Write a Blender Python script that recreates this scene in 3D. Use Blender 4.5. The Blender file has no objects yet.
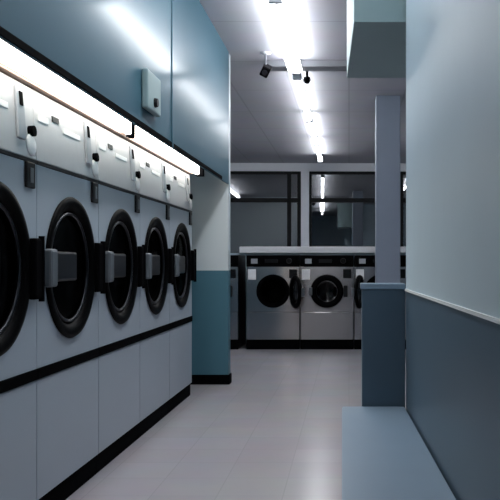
import bpy, bmesh, math
from mathutils import Vector, Matrix

S = bpy.context.scene
COL = S.collection
PI = math.pi

# ---------------------------------------------------------------- materials
def lin(c):
    return tuple((v/12.92 if v <= .04045 else ((v+.055)/1.055)**2.4) for v in (x/255 for x in c))

def mat(name, rgb, rough=.5, metal=0., spec=.5, coat=0., noise=0., nscale=8., bump=0., bscale=60., crough=.16):
    m = bpy.data.materials.new(name); m.use_nodes = True
    nt = m.node_tree; b = nt.nodes['Principled BSDF']
    c = lin(rgb)
    b.inputs['Base Color'].default_value = (*c, 1)
    b.inputs['Roughness'].default_value = rough
    b.inputs['Metallic'].default_value = metal
    b.inputs['Specular IOR Level'].default_value = spec
    b.inputs['Coat Weight'].default_value = coat
    b.inputs['Coat Roughness'].default_value = crough
    tc = nt.nodes.new('ShaderNodeTexCoord')
    if noise:
        n = nt.nodes.new('ShaderNodeTexNoise'); n.inputs['Scale'].default_value = nscale
        n.inputs['Detail'].default_value = 4
        r = nt.nodes.new('ShaderNodeMix'); r.data_type = 'RGBA'
        r.inputs[6].default_value = (*[v*(1-noise) for v in c], 1)
        r.inputs[7].default_value = (*[min(1, v*(1+noise)) for v in c], 1)
        nt.links.new(tc.outputs['Object'], n.inputs['Vector'])
        nt.links.new(n.outputs['Fac'], r.inputs[0])
        nt.links.new(r.outputs[2], b.inputs['Base Color'])
    if bump:
        n = nt.nodes.new('ShaderNodeTexNoise'); n.inputs['Scale'].default_value = bscale
        bp = nt.nodes.new('ShaderNodeBump'); bp.inputs['Strength'].default_value = bump
        bp.inputs['Distance'].default_value = .01
        nt.links.new(tc.outputs['Object'], n.inputs['Vector'])
        nt.links.new(n.outputs['Fac'], bp.inputs['Height'])
        nt.links.new(bp.outputs['Normal'], b.inputs['Normal'])
    return m

def emit(name, rgb, strength):
    m = bpy.data.materials.new(name); m.use_nodes = True
    nt = m.node_tree; nt.nodes.clear()
    e = nt.nodes.new('ShaderNodeEmission'); o = nt.nodes.new('ShaderNodeOutputMaterial')
    e.inputs[0].default_value = (*rgb, 1); e.inputs[1].default_value = strength
    nt.links.new(e.outputs[0], o.inputs[0])
    return m

def tiles(name, rgb, w, h, rough, gap, seam, spec=.5, offset=0., var=.04, coat=0.):
    m = bpy.data.materials.new(name); m.use_nodes = True
    nt = m.node_tree; b = nt.nodes['Principled BSDF']
    c = lin(rgb)
    tc = nt.nodes.new('ShaderNodeTexCoord')
    br = nt.nodes.new('ShaderNodeTexBrick')
    br.offset = offset; br.squash = 1
    br.inputs['Scale'].default_value = 1
    br.inputs['Brick Width'].default_value = w; br.inputs['Row Height'].default_value = h
    br.inputs['Mortar Size'].default_value = gap
    br.inputs['Color1'].default_value = (*[v*(1-var) for v in c], 1)
    br.inputs['Color2'].default_value = (*[min(1, v*(1+var)) for v in c], 1)
    br.inputs['Mortar'].default_value = (*[v*seam for v in c], 1)
    nz = nt.nodes.new('ShaderNodeTexNoise'); nz.inputs['Scale'].default_value = 3; nz.inputs['Detail'].default_value = 6
    mx = nt.nodes.new('ShaderNodeMix'); mx.data_type = 'RGBA'; mx.blend_type = 'MULTIPLY'
    mx.inputs[0].default_value = .18
    nt.links.new(tc.outputs['Object'], br.inputs['Vector'])
    nt.links.new(tc.outputs['Object'], nz.inputs['Vector'])
    nt.links.new(br.outputs['Color'], mx.inputs[6]); nt.links.new(nz.outputs['Color'], mx.inputs[7])
    nt.links.new(mx.outputs[2], b.inputs['Base Color'])
    b.inputs['Roughness'].default_value = rough
    b.inputs['Specular IOR Level'].default_value = spec
    b.inputs['Coat Weight'].default_value = coat
    b.inputs['Coat Roughness'].default_value = .2
    return m

def glass(name, tint, refl_rough=.02, ior=1.5, boost=1.0, base=0.0):
    m = bpy.data.materials.new(name); m.use_nodes = True
    nt = m.node_tree; nt.nodes.clear()
    o = nt.nodes.new('ShaderNodeOutputMaterial')
    t = nt.nodes.new('ShaderNodeBsdfTransparent'); t.inputs[0].default_value = (*tint, 1)
    g = nt.nodes.new('ShaderNodeBsdfGlossy'); g.inputs['Roughness'].default_value = refl_rough
    f = nt.nodes.new('ShaderNodeFresnel'); f.inputs[0].default_value = ior
    ma = nt.nodes.new('ShaderNodeMath'); ma.operation = 'MULTIPLY_ADD'; ma.use_clamp = True
    ma.inputs[1].default_value = boost; ma.inputs[2].default_value = base
    mx = nt.nodes.new('ShaderNodeMixShader')
    nt.links.new(f.outputs[0], ma.inputs[0]); nt.links.new(ma.outputs[0], mx.inputs[0])
    nt.links.new(t.outputs[0], mx.inputs[1]); nt.links.new(g.outputs[0], mx.inputs[2])
    nt.links.new(mx.outputs[0], o.inputs[0])
    return m

def steel(name, rgb):
    m = mat(name, rgb, .2, metal=1., noise=.06, nscale=12)
    nt = m.node_tree; b = nt.nodes['Principled BSDF']
    b.inputs['Anisotropic'].default_value = .85
    b.inputs['Anisotropic Rotation'].default_value = 0.25
    t = nt.nodes.new('ShaderNodeTangent'); t.direction_type = 'RADIAL'; t.axis = 'Z'
    nt.links.new(t.outputs[0], b.inputs['Tangent'])
    return m

M = dict(
    floor=tiles('vinyl_floor', (182, 178, 184), .305, .305, .22, .003, .9, offset=0, var=.03),
    ceiling=tiles('ceiling_tile', (180, 180, 188), .61, 1.22, .55, .01, .8, spec=.4, var=.02),
    pale=mat('pale_blue_gloss_paint', (182, 200, 210), .45, spec=.1, coat=.07, crough=.34, noise=.04, nscale=3, bump=.04, bscale=9),
    paler=mat('pale_partition_paint', (206, 217, 221), .4, spec=.2, noise=.04, nscale=3),
    teal=mat('teal_gloss_paint', (78, 120, 136), .4, spec=.2, noise=.05, nscale=3),
    slate=mat('slate_blue_gloss_paint', (78, 97, 113), .4, spec=.15, coat=.1, noise=.06, nscale=3),
    bulk=mat('teal_grey_gloss_panel', (68, 102, 117), .5, spec=.03, coat=.34, noise=.05, nscale=2, bump=.05, bscale=4),
    column=mat('column_blue_grey_paint', (136, 146, 162), .45, noise=.04),
    beam=mat('grey_batten_paint', (126, 128, 134), .5),
    box=mat('overhead_teal_paint', (140, 162, 164), .5, noise=.03),
    wood=mat('ledge_blue_paint', (120, 141, 160), .4, spec=.3, noise=.05, nscale=4),
    rail=mat('pale_rail', (224, 230, 232), .4),
    white=mat('white_frame', (243, 244, 248), .45),
    black=mat('black_rubber', (6, 6, 8), .8, spec=.02),
    blackg=mat('black_gloss_plastic', (6, 6, 7), .45, spec=.03),
    dark=mat('dark_aluminium', (16, 17, 20), .45, spec=.2),
    enamel=mat('pale_enamel', (168, 178, 188), .35, spec=.3, noise=.02, nscale=5),
    cabinet=mat('cabinet_grey', (80, 84, 90), .5),
    panel=mat('control_panel_silver', (206, 206, 208), .45, spec=.3, noise=.06, nscale=16),
    pale_plate=mat('white_plate', (250, 250, 250), .35),
    greyp=mat('grey_plate', (168, 172, 178), .4),
    silver=mat('silver_handle', (92, 98, 104), .4),
    rimm=mat('dark_chrome', (48, 50, 54), .28, metal=.9),
    bar=mat('dark_grey_plastic', (18, 20, 23), .3, spec=.2),
    drum=mat('dark_drum', (9, 9, 10), .5, spec=.1),
    steel=steel('brushed_stainless', (168, 166, 168)),
    trim=mat('brown_bronze_trim', (112, 84, 66), .45, metal=.2),
    asphalt=mat('night_pavement', (70, 72, 76), .8, noise=.2),
    lens=mat('camera_lens', (10, 12, 20), .08, coat=1),
    tube=emit('fluorescent_tube', (.95, .975, 1.0), 16.5),
    strip=emit('warm_strip_light', (1.0, .92, .82), 13),
    dglass=glass('dryer_door_glass', (.06, .065, .07), .12, 1.45, .12),
    wglass=glass('storefront_glass', (.45, .48, .5), .0, 1.5, 1.6, .22),
    clear=glass('washer_door_glass', (.2, .21, .22), .08, 1.5, .5),
)

# ---------------------------------------------------------------- mesh helpers
class MB:
    def __init__(s): s.bm = bmesh.new(); s.i = 0
    def _tag(s, faces, mi):
        for f in faces: f.material_index = mi
    def box(s, x0, x1, y0, y1, z0, z1, bev=0., mi=0, rot=None, seg=2):
        r = bmesh.ops.create_cube(s.bm, size=1)
        vs = r['verts']
        c = Vector(((x0+x1)/2, (y0+y1)/2, (z0+z1)/2))
        for v in vs:
            v.co = Vector((v.co.x*(x1-x0), v.co.y*(y1-y0), v.co.z*(z1-z0)))
            if rot is not None: v.co = rot @ v.co
            v.co += c
        fs = list({f for v in vs for f in v.link_faces})
        if bev:
            es = list({e for v in vs for e in v.link_edges})
            q = bmesh.ops.bevel(s.bm, geom=es, offset=bev, segments=seg, affect='EDGES', profile=.5)
            fs = list(set([f for f in fs if f.is_valid] + q['faces']))
        s._tag([f for f in fs if f.is_valid], mi)
        return s
    def shell(s, x0, x1, y0, y1, z0, z1, open_dir):
        s.box(x0, x1, y0, y1, z0, z1)
        s.bm.normal_update(); d = Vector(open_dir)
        bmesh.ops.delete(s.bm, geom=[f for f in s.bm.faces if f.normal.dot(d) > .9], context='FACES_ONLY')
        return s
    def prism(s, pts, z0, z1, mi=0, bev=0.):
        a = [s.bm.verts.new((x, y, z0)) for x, y in pts]
        b = [s.bm.verts.new((x, y, z1)) for x, y in pts]
        n = len(pts)
        fs = [s.bm.faces.new(a[::-1]), s.bm.faces.new(b)]
        for k in range(n): fs.append(s.bm.faces.new((a[k], a[(k+1) % n], b[(k+1) % n], b[k])))
        if bev:
            es = list({e for f in fs for e in f.edges})
            q = bmesh.ops.bevel(s.bm, geom=es, offset=bev, segments=2, affect='EDGES')
            fs = [f for f in fs if f.is_valid] + q['faces']
        s._tag(fs, mi)
        return s
    def cyl(s, p0, p1, r0, r1=None, n=24, cap=True, mi=0):
        r1 = r0 if r1 is None else r1
        p0 = Vector(p0); p1 = Vector(p1); d = (p1-p0)
        q = bmesh.ops.create_cone(s.bm, cap_ends=cap, segments=n, radius1=r0, radius2=r1, depth=d.length)
        m = Matrix.Translation((p0+p1)/2) @ d.to_track_quat('Z', 'Y').to_matrix().to_4x4()
        bmesh.ops.transform(s.bm, matrix=m, verts=q['verts'])
        s._tag({f for v in q['verts'] for f in v.link_faces}, mi)
        return s
    def lathe(s, prof, axis='x', n=56, center=(0, 0, 0), closed=False, mi=0):
        """profile of (radius, offset-along-axis); rings joined; radius 0 closes."""
        c = Vector(center); rings = []
        for r, o in prof:
            if r < 1e-6:
                p = {'x': Vector((o, 0, 0)), 'y': Vector((0, o, 0)), 'z': Vector((0, 0, o))}[axis]
                rings.append([s.bm.verts.new(c+p)])
            else:
                ring = []
                for k in range(n):
                    a = 2*PI*k/n; u, w = r*math.cos(a), r*math.sin(a)
                    p = {'x': Vector((o, u, w)), 'y': Vector((-u, o, w)), 'z': Vector((u, w, o))}[axis]
                    ring.append(s.bm.verts.new(c+p))
                rings.append(ring)
        pairs = list(zip(rings, rings[1:]))
        if closed: pairs.append((rings[-1], rings[0]))
        fs = []
        for A, B in pairs:
            if len(A) == 1 and len(B) == 1: continue
            for k in range(n):
                k2 = (k+1) % n
                if len(A) == 1: fs.append(s.bm.faces.new((A[0], B[k], B[k2])))
                elif len(B) == 1: fs.append(s.bm.faces.new((A[k], A[k2], B[0])))
                else: fs.append(s.bm.faces.new((A[k], A[k2], B[k2], B[k])))
        s._tag(fs, mi)
        for f in fs: f.smooth = True
        return s
    def plate_hole(s, axis, a0, a1, z0, z1, o0, o1, ca, cz, r, n=64, mi=0):
        """rectangular plate with a round hole; axis is its normal ('x' or 'y')."""
        def P(a, z, o): return (o, a, z) if axis == 'x' else (a, o, z)
        ic, oc = [], []
        corners = [math.atan2(z-cz, a-ca) for a in (a0, a1) for z in (z0, z1)]
        angs = sorted([2*PI*k/n-PI for k in range(n)] + corners)
        for t in angs:
            c, sn = math.cos(t), math.sin(t)
            k = min(((a1-ca)/c if c > 1e-9 else (a0-ca)/c if c < -1e-9 else 1e9),
                    ((z1-cz)/sn if sn > 1e-9 else (z0-cz)/sn if sn < -1e-9 else 1e9))
            ic.append((ca+r*c, cz+r*sn)); oc.append((ca+k*c, cz+k*sn))
        L = {}
        for nm, pts in (('i', ic), ('o', oc)):
            for d, off in (('b', o0), ('f', o1)):
                L[nm+d] = [s.bm.verts.new(P(a, z, off)) for a, z in pts]
        N = len(angs); fs = []
        for k in range(N):
            j = (k+1) % N
            fs.append(s.bm.faces.new((L['if'][k], L['of'][k], L['of'][j], L['if'][j])))
            fs.append(s.bm.faces.new((L['ib'][k], L['ib'][j], L['ob'][j], L['ob'][k])))
            fs.append(s.bm.faces.new((L['of'][k], L['ob'][k], L['ob'][j], L['of'][j])))
            fs.append(s.bm.faces.new((L['if'][k], L['if'][j], L['ib'][j], L['ib'][k])))
        s._tag(fs, mi)
        return s
    def xform(s, m):
        bmesh.ops.transform(s.bm, matrix=m, verts=s.bm.verts[:]); return s
    def build(s, name, mats, parent=None, smooth=False):
        bmesh.ops.recalc_face_normals(s.bm, faces=s.bm.faces[:])
        me = bpy.data.meshes.new(name)
        if smooth:
            for f in s.bm.faces: f.smooth = True
        s.bm.to_mesh(me); s.bm.free()
        for m in (mats if isinstance(mats, (list, tuple)) else [mats]): me.materials.append(m)
        if smooth: me.set_sharp_from_angle(angle=math.radians(40))
        o = bpy.data.objects.new(name, me); COL.objects.link(o)
        if parent: o.parent = parent
        return o

def thing(name, label, cat, loc=(0, 0, 0), rz=0., group=None):
    o = bpy.data.objects.new(name, None); COL.objects.link(o)
    o.location = loc; o.rotation_euler = (0, 0, rz); o.empty_display_size = .1
    o['label'] = label; o['category'] = cat
    if group: o['group'] = group
    return o
def tag(o, label, cat, group=None):
    o['label'] = label; o['category'] = cat
    if group: o['group'] = group
    return o
def struct(o):
    o['kind'] = 'structure'; return o
def dup(root, loc, label):
    def cp(o, par):
        c = o.copy(); COL.objects.link(c); c.parent = par
        for ch in o.children: cp(ch, c)
        return c
    r = cp(root, None); r.location = loc; r['label'] = label
    return r

# ---------------------------------------------------------------- dimensions (camera at x=0, y=0, looking +Y)
H = 1.08           # camera height
CEIL = 2.93
FX = -1.276        # front plane of the dryers
BX = -1.06         # face of the bulkhead
W = .80            # dryer width
Y0 = 2.44          # near edge of the first dryer

# ---------------------------------------------------------------- room shell
struct(MB().box(-4.6, 3.1, -2.1, 15.2, -.1, 0).build('floor', M['floor']))
struct(MB().box(-4.6, 3.1, -2.1, 15.2, CEIL, CEIL+.1).build('ceiling', M['ceiling']))
struct(MB().box(-2.3, -2.18, -2.1, 7.0, 0, CEIL).build('wall_left', M['slate']))
def two_tone(name, x0, x1, y0, y1, split, lo, hi):
    return struct(MB().box(x0, x1, y0, y1, 0, split, mi=0).box(x0, x1, y0, y1, split, CEIL, mi=1).build(name, [lo, hi]))
two_tone('wall_partition', -4.6, BX-.005, 7.0, 7.12, 1.005, M['teal'], M['paler'])
struct(MB().box(-2.18, BX+.007, 6.985, 7.0, 0, .085, .003).box(BX-.005, BX+.007, 7.0, 7.12, 0, .085, .003).build('baseboard_partition', M['black']))
two_tone('wall_bay', -4.6, -4.5, 7.12, 15.2, 1.005, M['teal'], M['pale'])
two_tone('wall_far_right', 3.0, 3.1, 4.2, 15.2, 1.005, M['slate'], M['pale'])
two_tone('wall_back', -2.18, .42, -2.1, -2.0, .94, M['slate'], M['pale'])

# bulkhead panel over the dryers, hanging from the ceiling
bk = struct(MB().box(BX-.012, BX, -2.0, 7.0, 1.765, CEIL).build('wall_bulkhead', M['bulk']))
struct(MB().box(BX, BX+.006, 4.735, 4.765, 1.765, CEIL-.01, .002).build('trim_1', M['bulk']))
struct(MB().box(BX, BX+.005, -2.0, 6.6, 1.768, 1.795, .001).build('trim_2', M['black']))

# right-hand wall, turned a little towards the aisle
k = -.0328
def wx(y): return .377 + k*y
YE = 3.6
RH = .955
def wall_strip(x0, x1, z0, z1, mi, mb, y0=-2.1, y1=YE):
    return mb.prism([(wx(y0)+x0, y0), (wx(y0)+x1, y0), (wx(y1)+x1, y1), (wx(y1)+x0, y1)], z0, z1, mi)
mb = MB(); wall_strip(0, .2, 0, RH, 0, mb); wall_strip(0, .2, RH, CEIL, 1, mb)
struct(mb.build('wall_right', [M['slate'], M['pale']]))
mb = MB(); wall_strip(-.007, 0, RH-.006, RH+.004, 0, mb)
struct(mb.build('trim_3', M['rail']))
# closing wall behind the right wall so no void shows
struct(MB().box(.46, 3.1, 4.0, 4.2, 0, CEIL).build('wall_side_room', M['pale']))
# low end wall with cap
mb = MB().box(.059, wx(YE)-.004, YE, YE+.13, 0, .955, .004)
struct(mb.build('wall_low_end', M['slate']))
struct(MB().box(.052, wx(YE)-.002, YE-.006, YE+.136, .955, .982, .004).build('trim_4', M['wood']))
# painted ledge bench
LT = .426
mb = MB().prism([(-.004, .4), (wx(.4)-.008, .4), (wx(YE)-.008, YE-.008), (-.032, YE-.008)], LT-.05, LT, bev=.004)
bench = thing('ledge_bench', 'blue-grey painted ledge bench running along the foot of the right wall', 'bench', (.14, 2.0, 0))
o = mb.xform(Matrix.Translation((-.14, -2.0, 0))).build('bench_top', M['wood'], bench)
mb = MB().prism([(.03, .42), (wx(.42)-.008, .42), (wx(YE)-.008, YE-.012), (.002, YE-.012)], 0, LT-.05)
mb.xform(Matrix.Translation((-.14, -2.0, 0))).build('bench_base', M['slate'], bench)
# overhead box hanging between ceiling and right wall
def bx(y): return .142 + k*y
struct(MB().prism([(bx(3.62), 3.62), (.455, 3.62), (.455, 4.72), (bx(4.72), 4.72)], 2.176, CEIL).build('wall_overhead_box', M['box']))

# free-standing column
struct(MB().box(.30, .57, 8.8, 9.1, 0, CEIL, .006).build('wall_column', M['column']))

# ceiling batten where the first lamp ends
struct(MB().box(-.75, .25, 7.26, 7.45, CEIL-.06, CEIL, .004).build('trim_5', M['beam']))

# ---------------------------------------------------------------- storefront at the far end (turned one degree)
SF = Matrix.Translation((-.8, 14.8, 0)) @ Matrix.Rotation(math.radians(1.0), 4, 'Z')
def sf(mb): return mb.xform(SF)
struct(sf(MB().box(-3.68, 3.78, 0, .14, 2.775, CEIL-.003, .004)).build('wall_front', M['white']))
struct(sf(MB().box(-.096, .054, -.02, .12, 0, 2.775, .006)).build('trim_6', M['white']))
def window(name, x0, x1, verts):
    f = MB()
    f.box(x0, x1, .03, .09, 0, .12).box(x0, x1, .03, .09, 2.72, 2.775).box(x0, x1, .02, .10, 2.195, 2.275)
    for a, b in verts: f.box(a, b, .02, .10, .12, 2.72)
    w = struct(sf(f).build(name, M['dark']))
    g = sf(MB().box(x0+.01, x1-.01, .055, .061, .12, 2.72)).build('window_pane', M['wglass'], w)
    return w
window('window_1', -3.66, -.1, [(-3.66, -3.58), (-1.9, -1.83), (-.355, -.28), (-.165, -.1)])
window('window_2', .058, 3.74, [(.058, .1), (1.75, 1.82), (3.66, 3.74)])
tag(MB().box(-9, 9, 15.25, 40, -.12, -.02).build('pavement', M['asphalt']), 'dark pavement outside the far storefront glass', 'ground')
bpy.data.objects['pavement']['kind'] = 'structure'

# ---------------------------------------------------------------- dryers (local: +x out of the front, y along the row, z up)
def make_dryer(label):
    t = thing('tumble_dryer', label, 'dryer', (FX, Y0+W/2, 0), 0, 'row of built-in dryers along the left wall')
    h = W/2
    MB().shell(-.80, -.03, -h+.002, h-.002, 0, 1.79, (1, 0, 0)).build('cabinet', M['cabinet'], t)
    MB().box(-.03, -.012, -h+.002, h-.002, 0, .1).build('toe_kick', M['black'], t)
    MB().box(-.03, 0, -h+.003, h-.003, .102, .597, .003).build('lower_panel', M['enamel'], t)
    MB().box(-.03, .006, -h+.001, h-.001, .599, .642, .002).build('trim_band', M['black'], t)
    CZ = 1.055
    MB().plate_hole('x', -h+.003, h-.003, .644, 1.478, -.03, 0, 0, CZ, .285).build('front_panel', M['enamel'], t)
    MB().box(-.03, .003, -h+.001, h-.001, 1.48, 1.494, .001).build('panel_seam', M['dark'], t)
    cp = MB().box(-.03, 0, -h+.002, h-.002, 1.496, 1.79, .003).build('control_panel', M['panel'], t)
    MB().box(-.04, .004, -h, h, 1.793, 1.808, .002).build('top_trim', M['trim'], t)
    # the panel leans back a little under the strip light
    lean = Matrix.Translation((0, 0, 1.496)) @ Matrix.Rotation(-.07, 4, 'Y') @ Matrix.Translation((0, 0, -1.496))
    cp.matrix_local = lean
    MB().box(0, .004, -.20, -.12, 1.69, 1.715, .001).build('display', M['dark'], cp)
    MB().box(0, .004, -.36, -.25, 1.665, 1.692, .001).build('pale_plate', M['pale_plate'], cp)  # thin white strips set on the control panel
    MB().box(0, .004, -.07, .15, 1.658, 1.682, .001).build('pale_plate', M['pale_plate'], cp)
    cm = MB().box(0, .012, .215, .285, 1.56, 1.765, .004).build('coin_plate', M['greyp'], cp)
    MB().box(.012, .016, .235, .265, 1.69, 1.745, .001).build('coin_slot', M['black'], cm)
    MB().cyl((0, .345, 1.605), (.022, .345, 1.605), .022).build('start_button', M['black'], cp)
    MB().lathe([(.001, .0), (.045, .0), (.045, .006), (.03, .012), (.001, .012)], center=(0, .345, 1.55), n=24).build('return_cup', M['pale_plate'], cp)
    # lock plate under the seam
    lp = MB().box(0, .012, .275, .36, 1.375, 1.478, .004).build('lock_plate', M['dark'], t)
    MB().box(.012, .016, .302, .333, 1.395, 1.455, .002).build('lock_cover', M['silver'], lp)
    # drum behind the glass
    MB().lathe([(.284, -.031), (.276, -.06), (.276, -.55), (.0, -.55)], center=(0, 0, CZ)).build('drum', M['drum'], t)
    # door: black ring, dark glass, handle, hinge
    d = MB().lathe([(.284, .001), (.320, .001), (.323, .006), (.318, .013), (.300, .016), (.280, .012), (.258, -.006), (.252, -.026), (.262, -.028), (.280, -.012)],
                   center=(0, 0, CZ), closed=True, n=72).build('door', M['blackg'], t)
    MB().lathe([(.253, -.024), (.235, -.02), (.2, -.014), (.12, -.009), (0, -.007)], center=(0, 0, CZ), n=64).build('door_glass', M['dglass'], d)
    MB().lathe([(.252, -.012), (.252, -.002), (.244, .0), (.236, -.006), (.238, -.014)], center=(0, 0, CZ), closed=True, n=64).build('door_rim', M['rimm'], d)
    MB().box(.012, .05, -.368, -.29, CZ-.08, CZ+.08, .012).build('handle', M['silver'], d)
    MB().box(.004, .03, -.295, .0, CZ-.06, CZ+.07, .01).build('latch_arm', M['bar'], d)
    MB().box(.001, .036, .30, .388, CZ-.125, CZ+.12, .01).cyl((.03, .375, CZ-.135), (.03, .375, CZ+.13), .012).build('hinge', M['black'], d)
    return t
labels = ['dryer nearest the camera, its round black door cut by the left edge of the photo',
          'second dryer from the camera, between the cut-off one and the middle one',
          'middle one of the five dryers along the left wall, two dryers on either side',
          'fourth dryer from the camera, just before the last one by the pillar',
          'farthest and smallest-looking dryer in the left row, next to the teal and white pillar']
proto = make_dryer(labels[0])
for i in range(1, 5):
    dup(proto, (FX, Y0+W*(i+.5), 0), labels[i])

# strip lights above the control panels, lying on the dryer tops
def strip_light(y0, y1, label):
    t = thing('strip_light', label, 'light', (-1.28, (y0+y1)/2, 1.809), 0, 'strip lights above the dryers')
    L = (y1-y0)/2
    MB().box(-.09, .02, -L+.02, L-.02, 0, .012).box(-.01, .02, -L+.02, L-.02, .012, .12).build('housing', M['white'], t)
    MB().box(.022, .055, -L+.02, L-.02, -.011, .12, .008).build('diffuser', M['strip'], t)
    for s in (-1, 1):
        MB().box(.021, .06 if y0 < 3 or s < 0 else .085, s*(L-.01)-.01, s*(L-.01)+(.01 if y0 < 3 or s < 0 else .045), -.024, .125, .004).build('end_cap', M['black'], t)
strip_light(2.0, 4.49, 'glowing strip light above the nearer dryers, under the blue-grey bulkhead')
strip_light(4.51, 6.52, 'glowing strip light above the farther dryers, ending at the pillar')

# switch box on the bulkhead
t = thing('switch_box', 'pale box with a dark knob high on the blue-grey bulkhead above the dryers', 'switch box', (BX, 4.185, 1.87))
MB().box(.001, .035, -.14, .14, 0, .2, .008).build('cover', M['box'], t)
MB().cyl((.034, .0, .05), (.052, .0, .05), .026, .022).build('knob', M['dark'], t)

# ---------------------------------------------------------------- ceiling lamps
def ceiling_lamp(x, y0, y1, label, tubes=(-.036, .036), grp='fluorescent ceiling lamps', hw=.025):
    t = thing('ceiling_lamp', label, 'ceiling lamp', (x, (y0+y1)/2, CEIL), 0, grp)
    L = (y1-y0)/2
    MB().box(-hw, hw, -L, L, -.03, 0, .006).build('housing', M['white'], t)
    for tx in tubes:
        MB().cyl((tx, -L+.045, -.105), (tx, L-.045, -.105), .027, n=20).build('tube', M['tube'], t, True)
    for s in (-1, 1):
        MB().box(-hw-.022, hw+.022, s*(L-.02)-.02, s*(L-.02)+.02, -.135, -.03, .004).build('lamp_holder', M['white'], t)
LX = -.49
ceiling_lamp(LX, 5.24, 7.24, 'nearest and widest-looking fluorescent lamp on the ceiling, reaching the top edge of the photo')
ceiling_lamp(LX, 7.46, 9.70, 'second fluorescent ceiling lamp in the aisle row, just past the black security camera', (0,), hw=.02)
ceiling_lamp(LX, 9.76, 11.66, 'third fluorescent lamp away in the aisle row on the ceiling', (0,), hw=.02)
ceiling_lamp(LX, 11.72, 13.6, 'farthest fluorescent lamp of the aisle row, just before the storefront windows', (0,), hw=.02)
for (x, y0, y1, lab) in ((LX, .9, 2.1, 'short unseen lamp added overhead near the camera position to brighten the right wall'),  # unseen lamp, added to brighten the right wall
                         (LX, 2.7, 5.1, 'fluorescent lamp overhead in front of the first visible one, above the frame'),
                         (-2.75, 8.2, 12.2, 'fluorescent lamp of the left bay, seen as a slanting bright line in the left window'),
                         (1.45, 10.4, 12.2, 'fluorescent lamp right of the column, seen as a bright spot in the window')):
    ceiling_lamp(x, y0, y1, lab, (-.036, .036) if y0 == 2.7 else (0,), hw=.02)

# security camera
t = thing('security_camera', 'small black security camera on the ceiling left of the lamp row', 'camera', (-.735, 7.0, CEIL))
MB().lathe([(0, 0), (.045, 0), (.045, -.012), (0, -.014)], 'z', 24).build('mount', M['white'], t)
MB().cyl((0, 0, -.01), (0, 0, -.15), .009).build('arm', M['beam'], t)
rot = Matrix.Rotation(math.radians(25), 3, 'X') @ Matrix.Rotation(math.radians(28), 3, 'Y')
MB().box(-.038, .038, -.08, .08, -.165-.04, -.075-.04, .012, rot=rot).build('body', M['blackg'], t)
c = Vector((0, 0, -.16)); d = rot @ Vector((0, -1, 0))
MB().cyl(c+d*.078, c+d*.095, .026).build('camera_lens', M['lens'], t)
# small dark sensor hanging by the second lamp's end
t = thing('smoke_detector', 'small dark detector hanging beside the end of the nearest ceiling lamp', 'detector', (-.40, 7.55, CEIL))
MB().lathe([(0, 0), (.03, 0), (.03, -.02), (.012, -.03), (.012, -.09), (0, -.09)], 'z', 24).build('stem', M['black'], t, True)
MB().lathe([(0, -.088), (.03, -.09), (.036, -.12), (.02, -.15), (0, -.155)], 'z', 24).build('head', M['black'], t, True)

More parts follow.
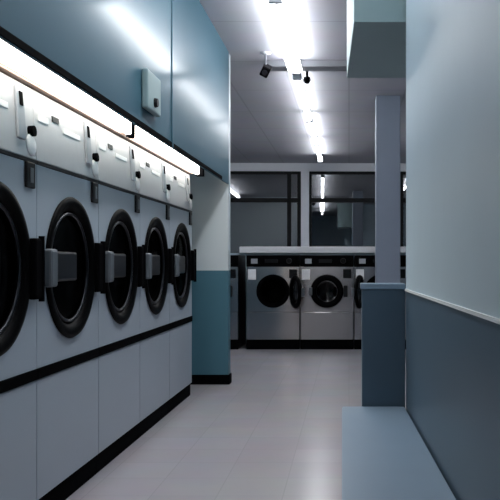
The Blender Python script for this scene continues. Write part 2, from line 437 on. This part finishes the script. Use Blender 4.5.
# ---------------------------------------------------------------- washers at the far end (front faces -y)
WF = 9.8; WW = .667
def make_washer(x, label, door=None):
    t = thing('washing_machine', label, 'washing machine', (x, WF, 0), 0, 'stainless washers under the far windows')
    h = WW/2 - .004
    MB().shell(-h, h, .03, .72, .0, 1.165, (0, -1, 0)).build('cabinet', M['dark'], t)
    MB().box(-h, h, 0, .03, 0, .12).build('plinth', M['black'], t)
    MB().box(-h+.002, h-.002, 0, .03, .122, .46, .004).build('lower_panel', M['steel'], t)
    DZ = .72
    MB().plate_hole('y', -h+.002, h-.002, .464, 1.02, .03, .0, 0, DZ, .17).build('front_panel', M['steel'], t)
    cp = MB().box(-h, h, -.012, .03, 1.024, 1.165, .006).build('control_panel', M['blackg'], t)
    MB().box(-.10, .06, -.016, -.012, 1.07, 1.115, .001).build('display', M['bar'], cp)
    MB().cyl((.2, -.012, 1.095), (.2, -.04, 1.095), .034, .03).build('knob', M['dark'], cp)
    MB().box(-.27, -.19, -.016, -.012, 1.06, 1.12, .001).build('pale_plate', M['greyp'], cp)
    MB().box(.2, .3, -.012, 0, .88, .99, .003).build('coin_box', M['bar'], t)
    MB().box(-.31, -.21, -.014, 0, .86, .99, .006).build('soap_tray', M['pale_plate'], t)
    # drum and rubber seal
    MB().lathe([(.169, .031), (.16, .06), (.2, .12), (.2, .5), (0, .5)], 'y', center=(0, 0, DZ)).build('drum', M['drum'], t)
    MB().lathe([(.168, -.002), (.2, -.002), (.206, -.012), (.19, -.02), (.16, -.016), (.155, .02)], 'y', center=(0, 0, DZ)).build('seal', M['black'], t)
    # door assembled about its hinge line, closed pose faces -y
    side, ang = (1, 0) if door is None else door
    hx = side*.205
    piv = Matrix.Translation((hx, -.03, 0)) @ Matrix.Rotation(ang, 4, 'Z') @ Matrix.Translation((-hx, .03, 0))
    mb = MB().lathe([(.15, -.022), (.198, -.022), (.205, -.035), (.2, -.055), (.17, -.062), (.135, -.055), (.128, -.035)], 'y', center=(0, 0, DZ), closed=True)
    d = mb.xform(piv).build('door', M['blackg'], t)
    MB().lathe([(.135, -.04), (.12, -.025), (.08, .0), (0, .012)], 'y', center=(0, 0, DZ), n=40).xform(piv).build('door_glass', M['clear'], d)
    MB().box(-side*.2-.02, -side*.2+.02, -.085, -.05, DZ-.05, DZ+.05, .006).xform(piv).build('handle', M['silver'], d)
    MB().box(hx+(.0 if side > 0 else -.05), hx+(.05 if side > 0 else .0), -.045, -.001, DZ-.07, DZ+.07, .006).build('hinge', M['dark'], t)
    return t
X1 = -.939
make_washer(X1, 'stainless washer with its round door swung open, left of the middle one', (1, math.radians(112)))
make_washer(X1+WW, 'stainless washer with a closed round door, in the middle beneath the white window post')
make_washer(X1+2*WW, 'stainless washer half hidden behind the blue-grey column', (-1, math.radians(-105)))
make_washer(-1.70, 'leftmost stainless washer, mostly hidden behind the teal and white pillar')
# low wall with white cap behind the washers
struct(MB().box(-2.1, 1.4, 10.62, 10.78, 0, 1.2).build('wall_behind_washers', M['pale']))
struct(MB().box(-1.46, 1.42, 10.56, 10.84, 1.2, 1.285, .006).build('trim_7', M['white']))

# ---------------------------------------------------------------- world, camera, view
w = bpy.data.worlds.new('night'); S.world = w; w.use_nodes = True
bg = w.node_tree.nodes['Background']
bg.inputs[0].default_value = (.35, .5, .7, 1); bg.inputs[1].default_value = .012

cam = bpy.data.cameras.new('camera'); co = bpy.data.objects.new('camera', cam); COL.objects.link(co)
co.location = (0, 0, H); co.rotation_euler = (PI/2, 0, 0)
cam.sensor_width = 36; cam.lens = 36*793/500
cam.shift_x = -99/500; cam.shift_y = 12/500
cam.clip_start = .05
S.camera = co
vs = S.view_settings
vs.view_transform = 'Standard'; vs.look = 'None'; vs.gamma = 1; vs.use_curve_mapping = False
vs.exposure = 0.42
